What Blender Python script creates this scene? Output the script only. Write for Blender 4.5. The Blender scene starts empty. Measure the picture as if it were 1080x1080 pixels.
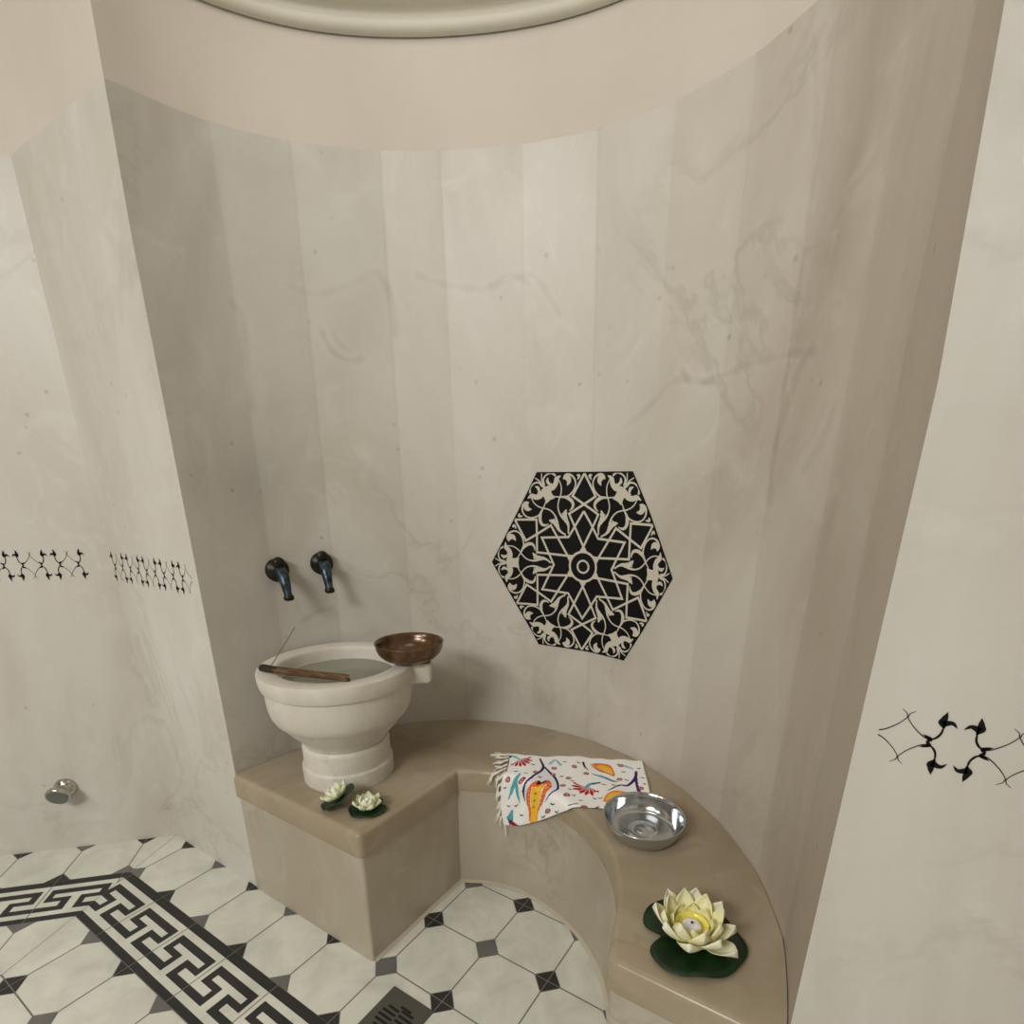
import bpy, bmesh, math, random
import numpy as np
from mathutils import Vector, Matrix
from mathutils.geometry import tessellate_polygon
random.seed(4); rng=np.random.RandomState(7)
SC=bpy.context.scene
COL=SC.collection
PI=math.pi
# ------------------------------------------------------------------ helpers
def lin(c):
    return tuple(((v/255)/12.92 if v/255<=.04045 else ((v/255+.055)/1.055)**2.4) for v in c)+(1.0,)
def mat(name,col=(200,200,200),rough=.5,metal=0,spec=.5,sub=0,coat=0,lin_col=None):
    m=bpy.data.materials.new(name); m.use_nodes=True
    b=m.node_tree.nodes['Principled BSDF']
    b.inputs['Base Color'].default_value=lin_col or lin(col)
    b.inputs['Roughness'].default_value=rough; b.inputs['Metallic'].default_value=metal
    b.inputs['Specular IOR Level'].default_value=spec
    if coat: b.inputs['Coat Weight'].default_value=coat; b.inputs['Coat Roughness'].default_value=.15
    if sub:
        b.inputs['Subsurface Weight'].default_value=sub; b.inputs['Subsurface Radius'].default_value=(.01,.008,.005)
    return m
class NT:
    def __init__(s,m): s.t=m.node_tree; s.b=s.t.nodes['Principled BSDF']
    def n(s,typ,**k):
        x=s.t.nodes.new(typ)
        for a,v in k.items():
            if a.startswith('i_'):
                x.inputs[int(a[2:]) if a[2:].isdigit() else a[2:]].default_value=v
            else: setattr(x,a,v)
        return x
    def l(s,a,b): s.t.links.new(a,b)
    def noise(s,vec,scale,detail=4,rough=.55,dist=0):
        x=s.n('ShaderNodeTexNoise'); x.inputs['Scale'].default_value=scale; x.inputs['Detail'].default_value=detail
        x.inputs['Roughness'].default_value=rough; x.inputs['Distortion'].default_value=dist
        s.l(vec,x.inputs['Vector']); return x.outputs['Fac']
    def ramp(s,fac,stops):
        x=s.n('ShaderNodeValToRGB'); e=x.color_ramp.elements
        while len(e)<len(stops): e.new(.5)
        for i,(p,c) in enumerate(stops): e[i].position=p; e[i].color=c
        s.l(fac,x.inputs['Fac']); return x.outputs['Color']
    def mix(s,a,b,fac,mode='MIX'):
        x=s.n('ShaderNodeMix',data_type='RGBA',blend_type=mode)
        for v,i in ((a,6),(b,7),(fac,0)):
            if hasattr(v,'links'): s.l(v,x.inputs[i])
            else: x.inputs[i].default_value=v
        return x.outputs[2]
    def pos(s,scale=(1,1,1)):
        g=s.n('ShaderNodeTexCoord'); m=s.n('ShaderNodeMapping'); m.inputs['Scale'].default_value=scale
        s.l(g.outputs['Object'],m.inputs['Vector']); return m.outputs['Vector']
    def bump(s,h,strength,dist=.002):
        x=s.n('ShaderNodeBump'); x.inputs['Strength'].default_value=strength; x.inputs['Distance'].default_value=dist
        s.l(h,x.inputs['Height']); s.l(x.outputs['Normal'],s.b.inputs['Normal'])
def marble(name,mid,dark,light,rough=.35,scale=1.6,vein=.16,veincol=(120,108,92),attr=None,stretch=(1,1,.45),spots=.35):
    m=mat(name,mid,rough,spec=.4); t=NT(m); p=t.pos(stretch); p0=t.pos()
    f=t.noise(p,scale,6,.6,.6)
    c=t.ramp(f,[(.30,lin(dark)),(.5,lin(mid)),(.70,lin(light))])
    # small cloudy blotches
    f2=t.noise(p0,scale*4.5,5,.6,1.2)
    c=t.mix(c,lin(light),t.ramp(f2,[(.56,(0,0,0,1)),(.72,(.55,.55,.55,1))]))
    # veins: warped ridge of noise
    f3=t.noise(p0,scale*1.1,5,.62,.9)
    v=t.ramp(f3,[(.470,(0,0,0,1)),(.5,(vein,vein,vein,1)),(.525,(0,0,0,1))])
    gate=t.ramp(t.noise(p0,scale*.9,2,.5),[(.45,(0,0,0,1)),(.6,(1,1,1,1))])
    v=t.mix(v,gate,1.0,'MULTIPLY')
    c=t.mix(c,lin(veincol),v)
    # little fossil specks
    vo=t.n('ShaderNodeTexVoronoi'); vo.inputs['Scale'].default_value=14; t.l(p0,vo.inputs['Vector'])
    sp=t.ramp(vo.outputs['Distance'],[(.05,(spots,spots,spots,1)),(.11,(0,0,0,1))])
    sp=t.mix(sp,t.ramp(t.noise(p0,5,2),[(.5,(0,0,0,1)),(.62,(1,1,1,1))]),1.0,'MULTIPLY')
    c=t.mix(c,lin(veincol),sp)
    if attr:
        a=t.n('ShaderNodeVertexColor'); a.layer_name=attr
        c=t.mix(c,a.outputs['Color'],1.0,'MULTIPLY')
    t.l(c,t.b.inputs['Base Color'])
    t.bump(t.noise(p0,38,3),.12,.002)
    return m
def smooth(o,ang=None):
    me=o.data
    me.polygons.foreach_set('use_smooth',[True]*len(me.polygons))
    if ang:
        m=o.modifiers.new('es','EDGE_SPLIT'); m.split_angle=ang
def mesh(name,verts,faces,mats,parent=None,sm=False,fm=None,ang=None):
    me=bpy.data.meshes.new(name); me.from_pydata([tuple(v) for v in verts],[],[tuple(f) for f in faces]); me.update()
    o=bpy.data.objects.new(name,me); COL.objects.link(o)
    for m in (mats if isinstance(mats,(list,tuple)) else [mats]): me.materials.append(m)
    if fm is not None: me.polygons.foreach_set('material_index',list(fm))
    if parent: o.parent=parent
    if sm: smooth(o,ang)
    return o
def tag(o,label=None,cat=None,group=None,kind=None):
    if label:o['label']=label
    if cat:o['category']=cat
    if group:o['group']=group
    if kind:o['kind']=kind
    return o
def empty(name,loc,label,cat,group=None,rot=(0,0,0)):
    o=bpy.data.objects.new(name,None); COL.objects.link(o); o.location=loc; o.rotation_euler=rot; o.empty_display_size=.02
    return tag(o,label,cat,group)
def lathe(prof,n=64,cx=0,cy=0,cap=True):
    V=[];F=[]
    for (r,z) in prof:
        for k in range(n):
            a=2*PI*k/n; V.append((cx+r*math.cos(a),cy+r*math.sin(a),z))
    for i in range(len(prof)-1):
        for k in range(n):
            k2=(k+1)%n; F.append((i*n+k,i*n+k2,(i+1)*n+k2,(i+1)*n+k))
    if cap:
        if prof[0][0]>1e-5: F.append(tuple(range(n))[::-1])
        if prof[-1][0]>1e-5: F.append(tuple((len(prof)-1)*n+k for k in range(n)))
    return V,F
def tube(path,radii,n=12,cap=True):
    V=[];F=[];path=[Vector(p) for p in path]
    up=None
    for i,p in enumerate(path):
        t=(path[min(i+1,len(path)-1)]-path[max(i-1,0)]).normalized()
        if up is None:
            up=Vector((0,0,1)) if abs(t.z)<.9 else Vector((1,0,0))
        s=t.cross(up).normalized(); up=s.cross(t).normalized()
        r=radii[i] if hasattr(radii,'__len__') else radii
        for k in range(n):
            a=2*PI*k/n; V.append(p+s*(r*math.cos(a))+up*(r*math.sin(a)))
    for i in range(len(path)-1):
        for k in range(n):
            k2=(k+1)%n; F.append((i*n+k,i*n+k2,(i+1)*n+k2,(i+1)*n+k))
    if cap: F.append(tuple(range(n))[::-1]); F.append(tuple((len(path)-1)*n+k for k in range(n)))
    return V,F
def merge(*parts):
    V=[];F=[]
    for v,f in parts:
        o=len(V); V+=list(v); F+=[tuple(i+o for i in g) for g in f]
    return V,F
def catmull(P,n=8):
    P=[np.array(p,float) for p in P]; out=[]
    Q=[2*P[0]-P[1]]+P+[2*P[-1]-P[-2]]
    for i in range(1,len(Q)-2):
        for k in range(n):
            t=k/n;a,b,c,d=Q[i-1:i+3]
            out.append(.5*((2*b)+(-a+c)*t+(2*a-5*b+4*c-d)*t*t+(-a+3*b-3*c+d)*t**3))
    out.append(P[-1]); return out
def fixn(o):
    bm=bmesh.new(); bm.from_mesh(o.data); bmesh.ops.remove_doubles(bm,verts=bm.verts,dist=1e-6); bmesh.ops.recalc_face_normals(bm,faces=bm.faces); bm.to_mesh(o.data); bm.free()

# ------------------------------------------------------------------ materials
WALLC=dict(mid=(203,198,188),dark=(188,181,168),light=(214,210,202))
M_wall=marble('wall_marble',**WALLC,rough=.42)
M_niche=marble('niche_marble',mid=(204,198,188),dark=(181,172,157),light=(216,212,204),rough=.38,attr='tone',vein=.18,scale=1.5)
M_bench=marble('bench_marble',mid=(163,149,126),dark=(148,133,109),light=(176,163,141),rough=.27,scale=2.2,vein=.25,veincol=(130,112,84),stretch=(1,1,1))
M_benchface=marble('bench_face_marble',mid=(180,170,152),dark=(166,154,134),light=(191,183,167),rough=.34,scale=2.4,vein=.3,veincol=(128,112,88),stretch=(1,1,.6))
M_basin=marble('basin_stone',mid=(212,206,194),dark=(200,192,178),light=(221,217,207),rough=.48,scale=3,vein=.12,spots=.15)
def plaster(name,c):
    m=mat(name,c,.75,spec=.2);t=NT(m);p=t.pos()
    f=t.noise(p,2.2,4,.5)
    d=tuple(v*.96 for v in c); t.l(t.ramp(f,[(.35,lin(d)),(.65,lin(c))]),t.b.inputs['Base Color'])
    t.bump(t.noise(p,60,3),.25,.002); return m
M_plaster=plaster('painted_plaster',(210,201,188))
M_ceiling=plaster('ceiling_plaster',(208,202,190))
M_plaster_n=M_plaster
M_cornice=plaster('cornice_plaster',(214,209,194))
def tilemat(name,c,var=.06,rough=.32):
    m=mat(name,c,rough);t=NT(m);p=t.pos()
    f=t.noise(p,9,5,.6,.5); d=tuple(max(0,v*(1-var*2)) for v in c)
    t.l(t.ramp(f,[(.3,lin(d)),(.65,lin(c))]),t.b.inputs['Base Color']); return m
M_cream=tilemat('cream_cement_tile',(221,221,208),.05)
M_black=tilemat('charcoal_cement_tile',(44,43,43),.12,.55)
M_dot=tilemat('black_cement_tile',(50,47,48),.12,.5)
M_grey=tilemat('grey_cement_tile',(112,109,106),.06,.38)
M_grout=mat('grout',(126,123,116),.8)
M_mortar=plaster('mortar',(190,180,158))
M_inkblack=mat('black_inlay',(11,10,12),.6,spec=.2)
M_inkcream=mat('cream_inlay',(205,198,182),.5)
M_inlaygrey=mat('faint_grey_inlay',(110,104,90),.5)
# ------------------------------------------------------------------ niche plan
CBT=[0.7847,-0.0141,-0.0169,0.014,-0.0003,0.0011]
CTP=[0.7299,0.0302,0.0267,-0.0298,0.0031]
JT=[0,.28,.53,.79,1.03,1.28,1.53,1.80,2.11,2.335,2.638,2.875,PI]
def r0(th,z):
    t=min(1,max(0,(z-.425)/1.63))
    b=sum(c*math.cos(k*th) for k,c in enumerate(CBT)); u=sum(c*math.cos(k*th) for k,c in enumerate(CTP))
    # ends land on the wall corners
    r=b*(1-t)+u*t; e=math.exp(-(th/.12)**2); e2=math.exp(-((PI-th)/.12)**2)
    return r*(1-e-e2)+(xe('R',z)-NX)*e+(NX-xe('L',z))*e2
NX=-.74
XL,XR=-1.507,.030
def xe(side,z):      # slightly wandering arrises of the two niche corners
    if side=='L': return XL if z<1.8 else XL+(z-1.8)*.04
    return XR if z<1.37 else max(XR-.05*(z-1.37),.012)
def rn(th,z,off=0):
    th=min(PI,max(0,th))
    for i in range(len(JT)-1):
        if th<=JT[i+1]: break
    a,b=JT[i],JT[i+1]; ra,rb=r0(a,z),r0(b,z)
    A=(ra*math.cos(a),ra*math.sin(a)); B=(rb*math.cos(b),rb*math.sin(b))
    # chord radius at th
    c,s=math.cos(th),math.sin(th); dx,dy=B[0]-A[0],B[1]-A[1]
    den=c*dy-s*dx; rc=(A[0]*dy-A[1]*dx)/den if abs(den)>1e-9 else ra
    en=1-math.exp(-(math.sin(th)/.08)**2)
    k=.55 if z<=H1 else max(0,.55-(z-H1)*9)
    return rc*k+r0(th,z)*(1-k)-off*(en if off<0 else 1)
def npt(th,z,off=0):
    r=rn(th,z,off); return (NX+r*math.cos(th),r*math.sin(th),z)
H1=2.055; H2=2.62; HC=2.9
# features painted into the marble of the curved wall: (theta, z) paths
VEINS=[([(1.041,1.481),(1.206,1.507),(1.292,1.46),(1.399,1.409)],.006,.28),
([(1.191,1.526),(1.132,1.49),(.94,1.507),(.762,1.505),(.679,1.492)],.006,.3),
([(.698,1.506),(.746,1.457),(.789,1.339),(.778,1.227)],.009,.3),
([(.567,1.391),(.587,1.346),(.645,1.291)],.010,.25),([(.60,1.40),(.63,1.35),(.69,1.31)],.007,.2),
([(2.591,1.656),(2.563,1.612),(2.503,1.591),(2.46,1.597)],.007,.28),([(2.56,1.66),(2.53,1.625),(2.49,1.61)],.006,.2),
([(2.366,1.796),(2.328,1.754),(2.323,1.665)],.009,.25),
([(1.943,1.773),(1.917,1.772),(1.85,1.791),(1.777,1.766)],.006,.22),
([(2.222,1.798),(2.112,1.776),(1.944,1.762),(1.776,1.787),(1.668,1.696)],.006,.2),
([(2.704,1.756),(2.578,1.744),(2.365,1.806)],.006,.15),([(2.88,1.695),(2.858,1.656),(2.866,1.457)],.008,.2),
([(2.659,.888),(2.72,.875),(2.787,.854)],.006,.3),([(.893,2.1),(.80,1.80),(.79,1.33)],.004,.2)]
BLOT=[(2.866,1.289,.07,-.12),(2.958,1.239,.09,-.14),(2.788,1.449,.06,-.06),(2.469,1.37,.10,.05),(2.394,1.547,.06,.05),(1.845,1.902,.05,.08),
(1.338,1.928,.10,.05),(1.279,1.677,.08,.06),(1.185,1.945,.05,.06),(1.6,1.5,.22,.04),(1.9,1.55,.2,.05),(.75,1.25,.12,-.04),(2.9,.8,.2,-.06),(2.7,.75,.2,-.04)]
def dist_path(T,Z,path):
    D=np.full(T.shape,9.)
    P=catmull(path,4); K=.72
    for a,b in zip(P[:-1],P[1:]):
        ax,ay,bx,by=a[0]*K,a[1],b[0]*K,b[1]; dx,dy=bx-ax,by-ay; L=dx*dx+dy*dy+1e-12
        t=np.clip(((T*K-ax)*dx+(Z-ay)*dy)/L,0,1)
        D=np.minimum(D,np.hypot(T*K-ax-t*dx,Z-ay-t*dy))
    return D
SLABT={0:(.74,.69,.63),1:(.77,.73,.67),2:(.82,.78,.73),3:(.87,.84,.80),4:(.94,.925,.90),5:(.965,.955,.94),6:(.985,.985,.98),7:(1,1,1),8:(.99,.99,.985),9:(.955,.965,.95),10:(.93,.94,.93),11:(.88,.875,.865)}  # marble tone per slab, with shading of the recess sides painted in
def wall_band(z0,z1,nt,nz,m,off=0,tone=False,name='wall_niche'):
    V=[];F=[];ths=sorted(set([round(PI*i/nt,5) for i in range(nt+1)]+[round(j,5) for j in JT]))
    zs=[z0+(z1-z0)*j/nz for j in range(nz+1)]
    for z in zs:
        for th in ths: V.append(npt(th,z,off))
    N=len(ths)
    for j in range(nz):
        for i in range(N-1): F.append((j*N+i,j*N+i+1,(j+1)*N+i+1,(j+1)*N+i))
    o=mesh(name,V,F,m,sm=True)
    if tone:
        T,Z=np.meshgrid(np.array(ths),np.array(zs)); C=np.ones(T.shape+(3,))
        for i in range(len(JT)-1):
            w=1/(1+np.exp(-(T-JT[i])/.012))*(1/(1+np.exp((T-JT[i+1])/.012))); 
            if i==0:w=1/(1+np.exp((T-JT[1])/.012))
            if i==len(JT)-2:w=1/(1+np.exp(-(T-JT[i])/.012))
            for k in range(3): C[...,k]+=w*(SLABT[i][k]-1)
        B=np.zeros(T.shape)
        for (p,w,s) in VEINS:
            d=dist_path(T,Z,p)+.003*np.sin(T*61+Z*43); s=s*.38; B-=s*np.exp(-(d/w)**2)
            B+=s*.25*np.exp(-((d-w*2.2)/w)**2)
        for (t,z,r,s) in BLOT: B+=s*np.exp(-(((T-t)*.72)**2+((Z-z)*.8)**2)/r**2)
        for j in (.79,1.03,1.53,2.11,2.335,2.638,2.875): B-=.05*np.exp(-((T-j)*.74/.0035)**2)      # slab joints
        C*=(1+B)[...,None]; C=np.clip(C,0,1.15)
        a=o.data.color_attributes.new('tone','FLOAT_COLOR','POINT')
        a.data.foreach_set('color',np.concatenate([C,np.ones(T.shape+(1,))],-1).reshape(-1))
    return o
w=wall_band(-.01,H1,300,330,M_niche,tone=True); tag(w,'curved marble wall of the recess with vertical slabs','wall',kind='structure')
w=wall_band(H1,H2,96,12,M_plaster_n,off=-.004,name='wall_niche_upper'); tag(w,'pale plaster band above the curved marble wall','wall',kind='structure')
# little ledge between marble top and plaster (4 mm)
V=[];F=[]
for i in range(121):
    th=PI*i/120; V+= [npt(th,H1,0),npt(th,H1,-.02)]
for i in range(120): F.append((2*i,2*i+1,2*i+3,2*i+2))
tag(mesh('trim_2',V,F,M_wall),'thin top edge of the curved marble cladding','trim',kind='structure')
# cornice ring: profile (distance out of wall, z)
PR=[(0,2.270),(.010,2.271),(.018,2.276),(.021,2.284),(.018,2.292),(.010,2.297),(.0,2.299),(-.002,2.316),(.012,2.318),(.026,2.320),(.040,2.328),(.050,2.342),(.055,2.365),(.05,2.41),(.02,2.42),(0,2.42)]
V=[];F=[];n=120
for i in range(n+1):
    th=PI*i/n
    for d,z in PR: V.append(npt(th,z,max(d,.0006)))
for i in range(n):
    for j in range(len(PR)-1): F.append((i*len(PR)+j,i*len(PR)+j+1,(i+1)*len(PR)+j+1,(i+1)*len(PR)+j))
tag(mesh('trim_1',V,F,M_cornice,sm=True),'rounded plaster cornice ring high on the curved wall','trim',kind='structure')
# flat walls; octagonal room, the niche opens in its front side
def strip_wall(name,xs0,xs1,z0,z1,m,label,nz=24,y=0):
    V=[];F=[]
    for j in range(nz+1):
        z=z0+(z1-z0)*j/nz
        a=xs0(z) if callable(xs0) else xs0; b=xs1(z) if callable(xs1) else xs1
        V+=[(a,y,z),(b,y,z)]
    for j in range(nz): F.append((2*j,2*j+1,2*j+3,2*j+2))
    return tag(mesh(name,V,F,m),label,'wall',kind='structure')
CX=-2.02; RXE=.54; SIDE=RXE-CX
strip_wall('wall_left',CX,lambda z:xe('L',z),-.01,H1,M_wall,'marble wall between the far corner and the recess')
strip_wall('wall_left_upper',CX,lambda z:xe('L',z),H1,HC,M_plaster,'plaster above the marble wall left of the recess')
strip_wall('wall_right',lambda z:xe('R',z),RXE,-.01,H1,M_wall,'marble wall right of the recess')
strip_wall('wall_right_upper',lambda z:xe('R',z),RXE,H1,HC,M_plaster,'plaster above the marble wall right of the recess')
strip_wall('wall_lintel',xe('L',H2),xe('R',H2),H2,HC,M_plaster,'plaster above the opening of the recess')
s=.70711
corners=[(CX,0),(CX-s*SIDE,-s*SIDE),(CX-s*SIDE,-s*SIDE-SIDE),(CX,-2*s*SIDE-SIDE),(RXE,-2*s*SIDE-SIDE),(RXE+s*SIDE,-s*SIDE-SIDE),(RXE+s*SIDE,-s*SIDE),(RXE,0)]
names=['wall_left_far','wall_left_side','wall_left_rear','wall_rear','wall_right_rear','wall_right_side','wall_right_near']
for i,nm in enumerate(names):
    a,b=corners[i],corners[i+1]
    tag(mesh(nm,[(a[0],a[1],-.01),(b[0],b[1],-.01),(b[0],b[1],H1),(a[0],a[1],H1)],[(0,1,2,3)],M_wall),'marble wall of the octagonal room','wall',kind='structure')
    tag(mesh(nm+'_upper',[(a[0],a[1],H1),(b[0],b[1],H1),(b[0],b[1],HC),(a[0],a[1],HC)],[(0,1,2,3)],M_plaster),'plaster above a marble wall of the octagonal room','wall',kind='structure')
V=[(x,y,HC) for x,y in corners]
tag(mesh('ceiling',V,[tuple(range(8))],M_ceiling),'plain plaster ceiling','ceiling',kind='structure')
V=[npt(PI*i/60,H2,-.006) for i in range(61)]
tag(mesh('ceiling_niche',V,[tuple(range(61))],M_ceiling),'plaster ceiling of the recess','ceiling',kind='structure')

# ------------------------------------------------------------------ floor with cement tiles
FV=[];FF=[];FM=[]
def clip(poly,a,b,c):            # keep a*x+b*y<=c
    out=[]
    for i in range(len(poly)):
        p,q=poly[i],poly[(i+1)%len(poly)]; dp=a*p[0]+b*p[1]-c; dq=a*q[0]+b*q[1]-c
        if dp<=0: out.append(p)
        if (dp<0<dq) or (dq<0<dp):
            t=dp/(dp-dq); out.append((p[0]+t*(q[0]-p[0]),p[1]+t*(q[1]-p[1])))
    return out
MA=math.radians(-67.5); MD=(math.cos(MA),math.sin(MA)); MN=(-MD[1],MD[0])   # normal pointing +x side
MO=(CX,0.)
def mirror(p):
    d=(p[0]-MO[0])*MN[0]+(p[1]-MO[1])*MN[1]; return (p[0]-2*d*MN[0],p[1]-2*d*MN[1])
def emit(poly,m,z=0.0):
    if MN[0]<0: raise Exception
    c0=-(MN[0]*MO[0]+MN[1]*MO[1])
    P=clip(poly,-MN[0],-MN[1],c0-.0009)
    if len(P)<3: return
    for Q in (P,[mirror(p) for p in P][::-1]):
        i=len(FV); FV.extend([(x,y,z) for x,y in Q]); FF.append(tuple(range(i,i+len(Q)))); FM.append(m)
X0=-.92; YN=.007; T=.2; G=.0019; CUT=.0375     # CUT: half diagonal of the small squares
YO=-.1925; YI=YO-.187
def region_clip(P,outer):
    return clip(P,0,-1,-YO) if outer else clip(P,0,1,YI-.0)
def cell(i,j,outer):
    x0,y0=X0+i*T,YN+j*T; x1,y1=x0+T,y0+T; c=CUT; g=G
    P=[(x0+c+g,y0+g),(x1-c-g,y0+g),(x1-g,y0+c+g),(x1-g,y1-c-g),(x1-c-g,y1-g),(x0+c+g,y1-g),(x0+g,y1-c-g),(x0+g,y0+c+g)]
    P=region_clip(P,outer)
    if len(P)>2: emit(P,0)
def dot(i,j,outer):
    x,y=X0+i*T,YN+j*T; c=CUT-.0008; dark=(i+j)%2==1
    tri=[[(x,y),(x+c,y),(x,y+c)],[(x,y),(x,y+c),(x-c,y)],[(x,y),(x-c,y),(x,y-c)],[(x,y),(x,y-c),(x+c,y)]]
    if dark:
        for k,t in enumerate(tri):
            sx=1 if k in(0,3) else -1; sy=1 if k in(0,1) else -1; g=.0015
            t=[(a+sx*g*(1 if a==x else 0),b+sy*g*(1 if b==y else 0)) for a,b in t]
            P=region_clip(t,outer)
            if len(P)>2: emit(P,1)
    else:
        P=region_clip([(x+c,y),(x,y+c),(x-c,y),(x,y-c)],outer)
        if len(P)>2: emit(P,2)
for i in range(-10,8):
    for j in range(-2,5):
        cell(i,j,True); dot(i,j,True)
    for j in range(-30,0): pass
# inner field: rows hang from the inner edge of the meander border
YN_keep=YN; YN=YI
for i in range(-10,10):
    for j in range(-24,1):
        cell(i,j,False)
        dot(i,j,False)
YN=YN_keep
# meander border tiles
MEA=[(.07,.23),(.94,.23),(.94,.52),(.69,.52),(.69,.63),(1,.63),(1,.73),(.57,.73),(.57,.43),(.85,.43),(.85,.34),(.18,.34),(.18,.43),(.44,.43),(.44,.73),(0,.73),(0,.63),(.34,.63),(.34,.52),(.07,.52)]
# the ribbon split into boxes (u0,u1,v0,v1)
RB=[(.07,.94,.23,.34),(.07,.18,.34,.52),(.85,.94,.34,.52),(.18,.44,.43,.52),(.57,.85,.43,.52),(.34,.44,.52,.73),(.57,.69,.52,.73),(0,.34,.63,.73),(.69,1,.63,.73)]
CR=[(0,1,.13,.23),(0,.07,.23,.63),(.94,1,.23,.63),(.18,.85,.34,.43),(.44,.57,.43,.73),(.07,.34,.52,.63),(.69,.94,.52,.63),(0,1,.73,.83)]
for i in range(-10,12):
    for L,m in ((RB,3),(CR,0),([(0,1,0,.13),(0,1,.83,.932)],3)):
        for (u0,u1,v0,v1) in L:
            g=.008
            a=max(u0,g) if u0==0 else u0; b=min(u1,1-g) if u1==1 else u1
            x0,x1=X0+(i+a)*T,X0+(i+b)*T; y0,y1=YO-v1*T,YO-v0*T
            emit([(x0,y0),(x1,y0),(x1,y1),(x0,y1)],m)
i0=len(FV)
# grout bed and slab under the tiles
FV+= [(x,y,-.0012) for x,y in corners]+[(x,y,-.05) for x,y in corners]
FF.append(tuple(range(i0,i0+8))); FM.append(4)
FF.append(tuple(range(i0+8,i0+16))[::-1]); FM.append(4)
for k in range(8): FF.append((i0+k,i0+(k+1)%8,i0+8+(k+1)%8,i0+8+k)); FM.append(4)
i0=len(FV); FV+=[(CX+.3,-.0,-.0012),(RXE-.3,0,-.0012),(RXE-.3,.9,-.0012),(CX+.3,.9,-.0012)]
FF.append((i0,i0+1,i0+2,i0+3)); FM.append(4)
fl=mesh('floor',FV,FF,[M_cream,M_dot,M_grey,M_black,M_grout],fm=FM)
bm=bmesh.new(); bm.from_mesh(fl.data)
for f in bm.faces:
    if f.normal.z<0 and f.calc_center_median().z>-.01: f.normal_flip()
bm.to_mesh(fl.data); bm.free()
tag(fl,'patterned cement tile floor with black meander border','floor',kind='structure')

# ------------------------------------------------------------------ bench
ZB=.425; ZL=.350
EDGE=[(-.952,.385),(-.915,.405),(-.86,.432),(-.78,.447),(-.70,.444),(-.61,.424),(-.53,.392),(-.46,.345),(-.40,.288),(-.35,.215),(-.315,.14),(-.29,.05),(-.273,-.012)]
def front(off,zbase=False):
    """front outline left->right moved outwards by off"""
    P=[]
    A=[(XL+.012,-.008),(-.978,-.008)]
    r=.014
    P=[(-1.500,-.008)]
    for k in range(7):
        a=-PI/2+PI/2*k/6; P.append((-.955-r+r*math.cos(a),-.008+r+r*math.sin(a)))
    P+= [tuple(p) for p in catmull(EDGE,4)]
    P[-1]=(-.271,-.004)
    P+= [(-.262,-.012),(-.252,-.014),(.020,-.014)]
    out=[]
    n=len(P)
    for i,p in enumerate(P):
        a=np.array(P[max(i-1,0)]);b=np.array(P[min(i+1,n-1)]);p=np.array(p)
        d1=p-a if i>0 else b-p; d2=b-p if i<n-1 else p-a
        d1=d1/(np.linalg.norm(d1)+1e-9);d2=d2/(np.linalg.norm(d2)+1e-9)
        n1=np.array([d1[1],-d1[0]]);n2=np.array([d2[1],-d2[0]]);m=(n1+n2);m=m/(m@m)*2 if m@m>.5 else n1
        q=p+m*off; out.append((q[0],q[1]))
    out[0]=(P[0][0],P[0][1]-off); out[-1]=(P[-1][0],P[-1][1]-off)
    return out
def backline(n=90):
    B=[]
    for i in range(n+1):
        th=.012+(PI-.024)*i/n; p=npt(th,ZB,.0015); B.append((p[0],p[1]))
    return B       # right -> left
def slab(name,prof,m,parent,backz):
    """prof: list (offset,z) bottom->top of the front face"""
    B=backline(); V=[];F=[];loops=[]
    nf=len(front(0))
    for off,z in prof:
        L=[(x,y,z) for x,y in front(off)]+[(x,y,z) for x,y in B]; i0=len(V); V+=L; loops.append((i0,len(L)))
    for (a,n),(b,_) in zip(loops[:-1],loops[1:]):
        for k in range(n): k2=(k+1)%n; F.append((a+k,a+k2,b+k2,b+k))
    me=bpy.data.meshes.new(name); me.from_pydata(V,[],F); 
    bm=bmesh.new(); bm.from_mesh(me); bm.verts.ensure_lookup_table()
    for (a,n) in (loops[0],loops[-1]):
        for tr in tessellate_polygon([[Vector(V[a+k]) for k in range(n)]]):
            try: bm.faces.new([bm.verts[a+k] for k in tr])
            except ValueError: pass
    bmesh.ops.recalc_face_normals(bm,faces=bm.faces)
    bm.to_mesh(me); bm.free(); me.materials.append(m)
    o=bpy.data.objects.new(name,me); COL.objects.link(o); o.parent=parent
    smooth(o,math.radians(35)); return o
bench=empty('bench',(-.74,.2,0),'low marble bench wrapping round the recess with a square block on the left','bench')
off=Matrix.Translation((.74,-.2,0))
def shift(o,v=(.74,-.2,0)):
    o.data.transform(Matrix.Translation(v)); return o
b1=shift(slab('base',[(-.004,0),(-.004,ZL)],M_benchface,bench,0))
b2=shift(slab('seat_slab',[(.0,ZL+.0005),(.004,ZL+.003),(.004,ZB-.014),(.002,ZB-.007),(-.003,ZB-.002),(-.010,ZB)],M_bench,bench,0))
b2['label']='browner polished marble seat slab with rounded edge'
# mortar fillet where the block's right face and the curve meet the floor
V=[];F=[]
fr=front(-.004)[6:-1]; fo=front(.005)[6:-1]
for (a,b),(c,d) in zip(fr,fo): V+=[(a,b,.007),(c,d,.0012),(a,b,0)]
for i in range(len(fr)-1): F+=[(3*i,3*i+1,3*i+4,3*i+3)]
tag(mesh('trim_5',V,F,M_mortar,sm=True),'rough mortar strip along the foot of the bench','trim',kind='structure')

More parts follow.
